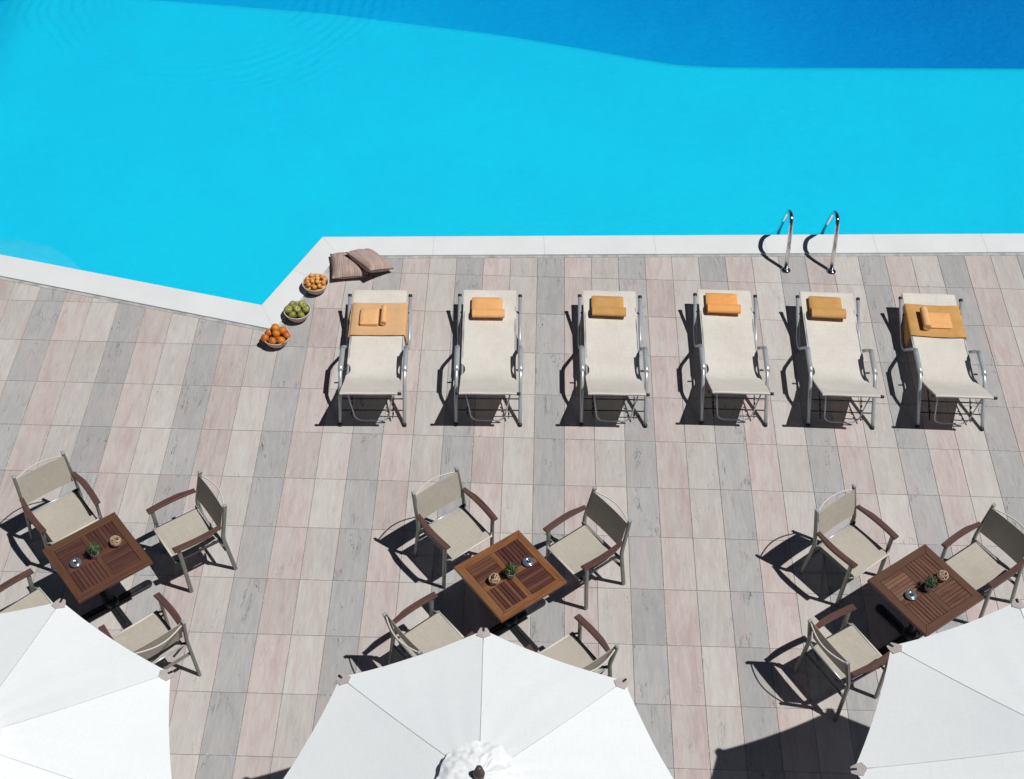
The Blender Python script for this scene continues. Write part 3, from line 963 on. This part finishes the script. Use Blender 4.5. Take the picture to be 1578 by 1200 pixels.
# ------------------------------------------------------------------ armchairs
def make_chair():
    t = thing('armchair', 'x', 'armchair')
    for sx in (-1, 1):
        # rear post: foot, seat height, reclined top
        pts = fillet([(sx * 0.276, -0.285, 0.0), (sx * 0.258, -0.232, 0.48), (sx * 0.240, -0.315, 0.868)], 0.05, 4)
        mb_ = MB()
        for a, b in zip(pts, pts[1:]):
            mb_.bar(a, b + (b - a).normalized() * 0.002, 0.027, 0.036)
        mb_.build('rear_leg', MT['frame'], t)
        MB().box((sx * 0.240 - 0.013, -0.334, 0.862), (sx * 0.240 + 0.013, -0.296, 0.876), 0.004).build('post_cap', MT['alu'], t)
        MB().bar((sx * 0.278, 0.168, 0.0), (sx * 0.266, 0.190, 0.632), 0.027, 0.036).build('front_leg', MT['frame'], t)
        # bowed wooden armrest, narrowed where it meets the rear post
        out_, inn_ = [], []
        for q in range(13):
            f_ = q / 12
            yy = -0.235 + 0.47 * f_
            bow = 0.017 * math.sin(math.pi * f_)
            w_ = 0.031 if q > 3 else (0.014, 0.015, 0.020, 0.027)[q]
            xc = 0.262 + bow * 0.8
            out_.append((sx * (xc + w_), yy))
            inn_.append((sx * (xc - 0.026), yy))
        pl = inn_ + out_[::-1] if sx < 0 else out_ + inn_[::-1]
        if area([Vector(q) for q in pl]) < 0:
            pl = pl[::-1]
        MB().prism(pl, 0.634, 0.658, 0.005).build('armrest', MT['arm'], t)
        MB().bar((sx * 0.222, -0.215, 0.425), (sx * 0.222, 0.225, 0.425), 0.016, 0.030).build('seat_rail', MT['dark'], t)
        MB().tube([(sx * 0.21, 0.225, 0.432), (sx * 0.275, 0.190, 0.432)], 0.010, 8).build('seat_pin', MT['frame'], t)
        MB().bar((sx * 0.222, -0.195, 0.425), (sx * 0.264, -0.215, 0.425), 0.014, 0.026, (0, 1, 0)).build('seat_bracket', MT['dark'], t)
    # crossed braces under the seat
    MB().bar((-0.215, 0.19, 0.395), (0.205, -0.17, 0.375), 0.024, 0.012, (0, 1, 0)).build('brace', MT['dark'], t)
    MB().bar((0.215, 0.17, 0.380), (-0.205, -0.19, 0.390), 0.024, 0.012, (0, 1, 0)).build('brace', MT['dark'], t)
    # seat and back cloth
    rows = []
    for i in range(15):
        yy = -0.222 + 0.456 * i / 14
        row = []
        for c in range(11):
            v = -1 + c / 5.0
            dz = -0.012 * (1 - v * v)
            if i == 0 or i == 14:
                dz = -0.014
            row.append((v * 0.213, yy, 0.446 + dz))
        rows.append(row)
    MB().shell([r[::-1] for r in rows[::-1]], 0.003).build('seat', MT['textilene'], t)
    MB().tube([(-0.232, 0.228, 0.434), (0.232, 0.228, 0.434)], 0.0090, 10).build('front_bar', MT['hem'], t)
    MB().tube([(-0.245, -0.222, 0.434), (0.245, -0.222, 0.434)], 0.0085, 10).build('seat_back_bar', MT['alu'], t)
    rows = []
    for i in range(9):
        f_ = i / 8
        z = 0.555 + 0.285 * f_
        yp = -0.238 - 0.066 * f_
        row = []
        for c in range(11):
            v = -1 + c / 5.0
            row.append((v * 0.232, yp + 0.010 - 0.010 * (1 - v * v), z))
        rows.append(row)
    MB().shell(rows, 0.004).build('backrest', MT['back'], t)
    arc = [(-0.237 + 0.474 * q / 16, -0.305 - 0.062 * math.sin(math.pi * q / 16), 0.832) for q in range(17)]
    MB().tube(arc, 0.0068, 8).build('curved_back_rod', MT['hem'], t)
    MB().bar((-0.262, -0.238, 0.30), (0.262, -0.238, 0.30), 0.028, 0.016, (0, 1, 0)).build('rear_stretcher', MT['frame'], t)
    MB().bar((-0.27, 0.181, 0.40), (0.27, 0.181, 0.40), 0.020, 0.016, (0, 0, 1)).build('front_stretcher', MT['dark'], t)
    for sx in (-1, 1):
        MB().bar((sx * 0.255, -0.212, 0.44), (sx * 0.11, -0.232, 0.375), 0.012, 0.024, (0, 1, 0)).build('corner_brace', MT['dark'], t)
    return t
CH = [('L_TL', -4.608, -1.508, 219.5, 'armchair behind the leftmost table, back towards the loungers, at its upper left', 1),
      ('L_TR', -3.440, -1.677, 126.5, 'armchair right of the leftmost table, angled towards it, fully in view', 0),
      ('L_BR', -3.577, -2.851, 41.0, 'armchair below the leftmost table, seen from behind, half under the left umbrella', 0),
      ('L_BL', -4.640, -2.640, 314.0, 'armchair at the left picture edge with only its armrest and seat corner showing', 1),
      ('M_TL', -1.000, -1.571, 219.5, 'armchair at the upper left of the middle table, facing the camera', 1),
      ('M_TR', 0.151, -1.748, 129.5, 'armchair at the upper right of the middle table, backrest in shade', 0),
      ('M_BL', -1.135, -2.771, 311.0, 'armchair at the lower left of the middle table, backrest cut off by the umbrella', 0),
      ('M_BR', 0.017, -2.951, 38.0, 'armchair at the lower right of the middle table, mostly hidden by the umbrella', 0),
      ('R_TL', 2.598, -1.649, 219.0, 'armchair at the upper left of the rightmost table, facing the camera', 0),
      ('R_BL', 2.413, -2.775, 302.5, 'armchair at the lower left of the rightmost table, seen from behind', 1),
      ('R_TR', 3.705, -1.815, 127.0, 'armchair at the right picture edge beside the rightmost table', 0)]
cp = make_chair()
for n_, (nm, x, y, a, lab, dk) in enumerate(CH):
    o = cp if n_ == 0 else copy_tree(cp)
    o.location = (x, y, 0)
    o.rotation_euler = (0, 0, R(a))
    tag(o, lab, 'armchair', 'armchairs around the square tables')
    for ch in o.children:
        if ch.name.startswith('armrest') and dk:
            ch.data = ch.data.copy() if n_ == 0 else ch.data
            ch.material_slots[0].link = 'OBJECT'
            ch.material_slots[0].material = MT['arm_dark']

# ------------------------------------------------------------------ things on the tables
def plant(x, y, lab, seed):
    rnd = random.Random(seed)
    t = thing('potted_plant', lab, 'plant', (x, y, 0.7305), rnd.uniform(0, 6), 'potted plants on the tables')
    t.scale = (1.14, 1.14, 1.14)
    MB().lathe([(0.026, 0.0), (0.029, 0.003), (0.037, 0.055), (0.039, 0.062), (0.036, 0.062), (0.032, 0.052), (0.0, 0.052)], 20).build('pot', MT['pot'], t)
    MB().lathe([(0.0296, 0.0), (0.02, 0.003), (0.0, 0.004)], 14, None, (0, 0, 0.052)).build('soil', MT['soil'], t)
    mb_ = MB()
    for q in range(520):
        d = Vector((rnd.gauss(0, 1), rnd.gauss(0, 1), rnd.gauss(0, 1) + 0.25)).normalized()
        rr = 0.049 * rnd.uniform(0.6, 1.06)
        c = Vector((0, 0, 0.090)) + d * rr
        if c.z < 0.05:
            continue
        u_ = (d.orthogonal().normalized() + Vector((rnd.uniform(-1, 1), rnd.uniform(-1, 1), rnd.uniform(-1, 1)))).normalized()
        w_ = u_.cross(d).normalized()
        l_, b_ = rnd.uniform(0.009, 0.014), rnd.uniform(0.007, 0.011)
        tip = c + u_ * l_ + d * rnd.uniform(-0.002, 0.008)
        mb_.add([c - u_ * 0.003, c + w_ * b_ * 0.5 + u_ * l_ * 0.4, tip, c - w_ * b_ * 0.5 + u_ * l_ * 0.4 + d * 0.002], [(0, 1, 2), (0, 2, 3)])
    mb_.build('foliage', MT['leaf'], t)
    mb_ = MB()
    for q in range(5):
        a = q * 1.26
        mb_.tube([(0.006 * math.cos(a), 0.006 * math.sin(a), 0.05), (0.02 * math.cos(a), 0.02 * math.sin(a), 0.10)], 0.0018, 5)
    mb_.build('stem', MT['stem'], t)
def rattan(x, y, lab, seed):
    rnd = random.Random(seed)
    mb_ = MB()
    for q in range(15):
        rot = Matrix.Rotation(rnd.uniform(0, 6.28), 4, 'Z') @ Matrix.Rotation(rnd.uniform(0, 3.14), 4, 'X')
        rad = 0.047 * rnd.uniform(0.93, 1.02)
        h_ = rnd.uniform(-0.014, 0.014)
        rr = math.sqrt(rad * rad - h_ * h_)
        ph = rnd.uniform(0, 6)
        mb_.tube([rot @ Vector((rr * math.cos(a), rr * math.sin(a), h_ + 0.004 * math.sin(3 * a + ph))) for a in [2 * math.pi * z / 22 for z in range(22)]], rnd.uniform(0.0026, 0.0042), 6, True)
    tag(mb_.build('rattan_ball', MT['rattan'], None, (x, y, 0.731 + 0.050)), lab, 'ball', 'rattan balls on the tables')
def ashtray(x, y, lab):
    t = thing('ashtray', lab, 'ashtray', (x, y, 0.7305), 0, 'metal ashtrays on the tables')
    MB().lathe([(0.036, 0.0), (0.046, 0.006), (0.050, 0.020), (0.050, 0.026), (0.046, 0.026)], 30).build('dish', MT['tin'], t)
    MB().lathe([(0.047, 0.024), (0.044, 0.028), (0.030, 0.036), (0.020, 0.034), (0.015, 0.027), (0.0, 0.025)], 30).build('lid', MT['tin'], t)
    MB().lathe([(0.006, 0.024), (0.006, 0.036), (0.009, 0.039), (0.008, 0.044), (0.0, 0.046)], 16).build('knob', MT['chrome'], t)
    MB().lathe([(0.0165, 0.0), (0.012, 0.0005), (0.0, 0.0006)], 20, None, (0, 0, 0.0278)).build('rim_well', MT['black'], t)
ashtray(-0.343, -2.124, 'round metal ashtray near the right side of the middle table')
plant(-0.491, -2.271, 'small clipped plant in a pale pot at the centre of the middle table', 2)
rattan(-0.632, -2.337, 'pale rattan ball left of the plant on the middle table', 3)
ashtray(-4.258, -2.269, 'round metal ashtray on the leftmost table')
plant(-4.112, -2.178, 'small clipped plant in a pale pot at the centre of the leftmost table', 4)
rattan(-3.955, -2.045, 'brown rattan ball on the leftmost table', 5)
ashtray(2.943, -2.367, 'round metal ashtray on the rightmost table')
plant(3.111, -2.286, 'small clipped plant in a pale pot at the centre of the rightmost table', 6)
rattan(3.243, -2.172, 'brown rattan ball touching the plant on the rightmost table', 7)

# ------------------------------------------------------------------ fruit bowls
def bowl(x, y, lab):
    t = thing('fruit_bowl', lab, 'bowl', (x, y, 0.0015), 0, 'clay fruit bowls in a line')
    MB().lathe([(0.070, 0.0), (0.078, 0.004), (0.112, 0.045), (0.138, 0.095), (0.145, 0.118), (0.142, 0.121), (0.136, 0.118), (0.128, 0.092), (0.10, 0.045), (0.06, 0.014), (0.0, 0.010)], 40).build('bowl_body', MT['bowl'], t)
    MB().tube([(0.1425 * math.cos(a), 0.1425 * math.sin(a), 0.1205) for a in [2 * math.pi * q / 40 for q in range(40)]], 0.0042, 8, True).build('rim', MT['hem'], t)
def fruit_mesh(name, r_, mat, kind):
    prof = []
    for q in range(13):
        th = -math.pi / 2 + math.pi * q / 12
        rr, z = math.cos(th), math.sin(th)
        if kind == 'apple':
            z = z * 0.92 - 0.30 * max(0, 1 - rr / 0.42) * (1 if z > 0 else -0.5)
            rr *= 1.0 + 0.06 * math.sin(th)
        elif kind == 'orange':
            z = z * 0.95 - 0.06 * max(0, 1 - rr / 0.3) * (1 if z > 0 else -1)
        else:
            z = z * 1.0 - 0.10 * max(0, 1 - rr / 0.3) * (1 if z > 0 else -1)
        prof.append((max(0.0, rr) * r_ if 0 < q < 12 else 0.0, z * r_))
    mb_ = MB().lathe(prof, 20)
    if kind == 'apricot':
        vs = []
        for vx, vy, vz in mb_.v:
            a = math.atan2(vy, vx)
            g_ = 1 - 0.08 * math.exp(-(a / 0.22) ** 2)
            vs.append((vx * g_, vy * g_, vz))
        mb_.v = vs
    return mb_.mesh(name, mat)
FM = {'orange': fruit_mesh('orange', 0.0475, MT['orange'], 'orange'), 'green_apple': fruit_mesh('green_apple', 0.0455, MT['apple'], 'apple'), 'apricot': fruit_mesh('apricot', 0.028, MT['apricot'], 'apricot')}
STEM = {'green_apple': MB().tube([(0, 0, 0.026), (0.003, 0.001, 0.040), (0.007, 0.002, 0.046)], 0.0022, 6).mesh('stem', MT['stem']),
        'orange': MB().lathe([(0.0, 0.0425), (0.0055, 0.0425), (0.006, 0.0445), (0.0, 0.0455)], 8).mesh('stem', MT['stem']),
        'apricot': MB().lathe([(0.0, 0.0235), (0.003, 0.0235), (0.003, 0.0258), (0.0, 0.0262)], 7).mesh('stem', MT['stem'])}
def fill(name, x, y, r_, lays, lab, group, seed):
    """pile fruit in a bowl: rings of fruit dropped layer on layer, pushed apart until they only touch"""
    rnd = random.Random(seed)
    pts = []
    for nn, rad, z in lays:
        a0 = rnd.uniform(0, 6)
        for q in range(nn):
            a = a0 + 2 * math.pi * q / nn
            pts.append(Vector((rad * math.cos(a), rad * math.sin(a), z)) + Vector((rnd.uniform(-1, 1), rnd.uniform(-1, 1), rnd.uniform(-1, 1))) * r_ * 0.08)
    for it in range(120):
        for i in range(len(pts)):
            for j in range(i):
                d = pts[i] - pts[j]
                if d.length < 1.97 * r_:
                    pu = d.normalized() * (1.97 * r_ - d.length) * 0.5
                    pts[i] += pu
                    pts[j] -= pu
            h_ = math.hypot(pts[i].x, pts[i].y)
            wall = 0.064 + (pts[i].z - 0.012) * 0.75
            lim = max(0.0, min(0.136, wall) - r_ * 0.92)
            if pts[i].z < 0.125 and h_ > lim and h_ > 1e-5:
                pts[i].x *= lim / h_
                pts[i].y *= lim / h_
                pts[i].z += 0.0004
            pts[i].z = max(pts[i].z - 0.0002, r_ + 0.013)
    for q in pts:
        o = link(name, FM[name], None, (x + q.x, y + q.y, q.z + 0.002))
        o.rotation_euler = (rnd.uniform(-0.9, 0.9), rnd.uniform(-0.9, 0.9), rnd.uniform(0, 6.28))
        s_ = rnd.uniform(0.86, 1.04)
        o.scale = (s_ * rnd.uniform(0.96, 1.03), s_, s_ * rnd.uniform(0.94, 1.03))
        tag(o, lab, name.replace('green_', ''), group)
        link('stem', STEM[name], o)
BW = [(-2.749, 2.113), (-2.893, 1.661), (-3.065, 1.257)]
bowl(*BW[0], 'clay bowl of small apricots, farthest of the three bowls, beside the cushions')
bowl(*BW[1], 'clay bowl of green apples, middle of the three bowls')
bowl(*BW[2], 'clay bowl of large oranges, nearest of the three bowls')
fill('apricot', *BW[0], 0.028, [(7, 0.055, 0.045), (11, 0.092, 0.09), (6, 0.045, 0.095), (10, 0.082, 0.135), (4, 0.034, 0.150)], 'small orange apricot piled in the farthest fruit bowl', 'apricots in the farthest bowl', 3)
fill('green_apple', *BW[1], 0.0455, [(3, 0.045, 0.062), (6, 0.086, 0.115), (1, 0.0, 0.135)], 'green apple in the middle fruit bowl', 'green apples in the middle bowl', 4)
fill('orange', *BW[2], 0.0475, [(3, 0.045, 0.062), (7, 0.088, 0.118), (2, 0.035, 0.165)], 'large orange in the nearest fruit bowl', 'oranges in the nearest bowl', 5)

# ------------------------------------------------------------------ cushions
def cushion(loc, rot, lab, w=0.43, d=0.42, h_=0.062, seed=1):
    rnd = random.Random(seed)
    t = thing('cushion', lab, 'cushion', loc, 0, 'brown striped cushions')
    t.rotation_euler = rot
    N = 20
    top, bot = [], []
    ph = rnd.uniform(0, 6)
    for i in range(N + 1):
        r1, r2 = [], []
        for j in range(N + 1):
            u_, v_ = -1 + 2 * i / N, -1 + 2 * j / N
            pin = 1 - 0.055 * (1 - u_ * u_ * v_ * v_) * (u_ * u_ + v_ * v_) * 0.8
            x_ = u_ * w / 2 * (1 - 0.05 * (1 - v_ * v_) * abs(u_) ** 3)
            y_ = v_ * d / 2 * (1 - 0.05 * (1 - u_ * u_) * abs(v_) ** 3)
            puff = max(0.0, (1 - u_ ** 4) * (1 - v_ ** 4)) ** 0.62
            wr = 0.004 * math.sin(9 * u_ + 5 * v_ + ph) * puff
            r1.append((x_, y_, h_ + h_ * puff + wr))
            r2.append((x_, y_, h_ - (h_ * 0.97) * puff))
        top.append(r1)
        bot.append(r2)
    MB().grid([list(r) for r in zip(*top)]).grid(bot).build('cover', MT['pillow'], t)
    per = [top[i][0] for i in range(N)] + [top[N][j] for j in range(N)] + [top[N - i][N] for i in range(N)] + [top[0][N - j] for j in range(N)]
    MB().tube(per, 0.0042, 6, True).build('piping', MT['piping'], t)
cushion((-2.412, 2.470, 0.002), (0, 0, R(9)), 'brown striped cushion lying flat on the paving beside the fruit bowls', 0.41, 0.42, 0.072, 1)
cushion((-2.205, 2.462, 0.062), (R(-2), R(25), R(43)), 'brown striped cushion propped on top of the other cushion', 0.345, 0.44, 0.078, 2)

# ------------------------------------------------------------------ umbrellas
def make_umbrella():
    t = thing('umbrella', 'x', 'umbrella')
    RAD, ZE, ZA = 1.415, 2.13, 2.525
    ribz = lambda f_: ZA + (ZE - ZA) * f_ - 0.018 * math.sin(math.pi * f_)
    NP, NR = 10, 16
    for q in range(8):
        a0, a1 = q * math.pi / 4, (q + 1) * math.pi / 4
        rows = []
        for i in range(NR + 1):
            f_ = 0.16 + 0.84 * i / NR
            row = []
            for j in range(NP + 1):
                v = j / NP
                p0 = Vector((math.cos(a0), math.sin(a0), 0)) * RAD * f_
                p1 = Vector((math.cos(a1), math.sin(a1), 0)) * RAD * f_
                pp = p0 + (p1 - p0) * v
                bow = 4 * v * (1 - v)
                pp *= 1 - 0.020 * bow * f_ ** 4
                z = ribz(f_) - 0.007 * bow * f_ ** 2
                # puckers that fan out of the rib ends
                ed = min(v, 1 - v)
                z += (0.0045 * f_ ** 5 * math.exp(-ed * 9) * math.sin(ed * 70 + 2.3 * q + 5 * f_) + 0.003 * math.sin(7 * f_ + 2.1 * q) * bow + 0.0022 * math.sin(17 * v + 9 * f_ + q) * bow) * (1 if ed > 0 else 0)
                row.append((pp.x, pp.y, z))
            rows.append(row)
        MB().shell([r[::-1] for r in rows], 0.0025).build('canopy_panel', MT['canopy'], t)
    for q in range(8):
        a = q * math.pi / 4
        d = Vector((math.cos(a), math.sin(a), 0))
        sd = Vector((-math.sin(a), math.cos(a), 0))
        pts = [(d * RAD * f_) + Vector((0, 0, ribz(f_) + 0.001)) for f_ in [0.16 + 0.80 * i / 12 for i in range(13)]]
        MB().tube(pts, 0.0019, 6, flat=1.8).build('seam', MT['thread'], t)
        MB().bar(d * 0.05 + Vector((0, 0, 2.43)), d * (RAD + 0.012) + Vector((0, 0, ZE - 0.016)), 0.018, 0.020, sd).build('rib', MT['pole'], t)
        MB().bar(d * 0.04 + Vector((0, 0, 1.85)), d * RAD * 0.52 + Vector((0, 0, ZA + (ZE - ZA) * 0.52 - 0.06)), 0.014, 0.016, sd).build('strut', MT['pole'], t)
        z1 = ZE + 0.006
        pk = MB()
        pl = [(RAD - 0.085, -0.004), (RAD - 0.055, -0.052), (RAD - 0.012, -0.040), (RAD + 0.020, -0.024), (RAD + 0.022, 0.024), (RAD - 0.012, 0.040), (RAD - 0.055, 0.052), (RAD - 0.085, 0.004)]
        vs = []
        for zz in (0.0, 0.007):
            for x_, y_ in pl:
                vs.append((x_, y_, ribz(x_ / RAD) - 0.001 + zz - abs(y_) * 0.12))
        n_ = len(pl)
        pk.add(vs, [tuple(range(n_ - 1, -1, -1)), tuple(range(n_, 2 * n_))] + [(i, (i + 1) % n_, n_ + (i + 1) % n_, n_ + i) for i in range(n_)], False, Matrix.Rotation(a, 4, 'Z'))
        o = pk.build('tip_pocket', MT['pocket'], t)
        MB().box((RAD - 0.018, -0.007, ZE + 0.004), (RAD + 0.018, 0.007, ZE + 0.0125), 0.001, Matrix.Rotation(a, 4, 'Z')).build('slot', MT['black'], o)
    # ruffled vent cap
    from mathutils import noise as mno
    rows = []
    NA = 96
    for i in range(15):
        f_ = i / 14
        row = []
        for j in range(NA + 1):
            a = 2 * math.pi * (j % NA) / NA
            cx_, cy_ = math.cos(a), math.sin(a)
            n1 = mno.noise(Vector((cx_ * 2.2, cy_ * 2.2, f_ * 1.6 + 3.1)))
            n2 = mno.noise(Vector((cx_ * (3 + 5 * f_) + 4, cy_ * (3 + 5 * f_), f_ * 6.5)))
            n3 = 1 - abs(mno.noise(Vector((cx_ * 3.6 - 2, cy_ * 3.6 + 7, f_ * 2.2)))) * 2.2
            ru = 0.020 * n1 * f_ + 0.021 * n2 * f_ ** 0.6 + 0.014 * n3 * math.sin(math.pi * min(1, f_ * 1.1))
            r_ = 0.035 + 0.235 * f_ * (1 + 0.07 * n1 + 0.05 * n2)
            row.append((r_ * cx_, r_ * cy_, 2.568 - 0.060 * f_ ** 1.3 + ru * 0.9))
        rows.append(row)
    MB().shell([r[::-1] for r in rows], 0.0025).build('vent_cap', MT['canopy'], t)
    fi = MB().lathe([(0.034, 2.56), (0.038, 2.60), (0.034, 2.618), (0.028, 2.622), (0.028, 2.642), (0.022, 2.648), (0.021, 2.668), (0.014, 2.676), (0.0, 2.678)], 20).build('finial', MT['finial'], t)
    MB().lathe([(0.024, 0.06), (0.024, 2.57)], 16).build('pole', MT['pole'], t)
    MB().lathe([(0.06, 1.82), (0.06, 1.87), (0.03, 1.90)], 16).build('runner', MT['pole'], t)
    MB().lathe([(0.27, 0.0), (0.28, 0.01), (0.28, 0.05), (0.25, 0.07), (0.05, 0.075), (0.04, 0.30), (0.032, 0.30)], 36).build('base_weight', MT['iron'], t)
    return t
up = make_umbrella()
UL = [(0, 91.0 - 90, 'middle white octagonal umbrella with ruffled vent cap and brown finial in view'),
      (1, 0.6, 'white octagonal umbrella at the lower right corner, casting a dark shadow'),
      (2, -10.2, 'white octagonal umbrella at the lower left corner')]
for n_, (i, a, lab) in enumerate(UL):
    o = up if n_ == 0 else copy_tree(up)
    o.location = (UMB[i][0], UMB[i][1], 0)
    o.rotation_euler = (0, 0, R(a))
    tag(o, lab, 'umbrella', 'white octagonal umbrellas')
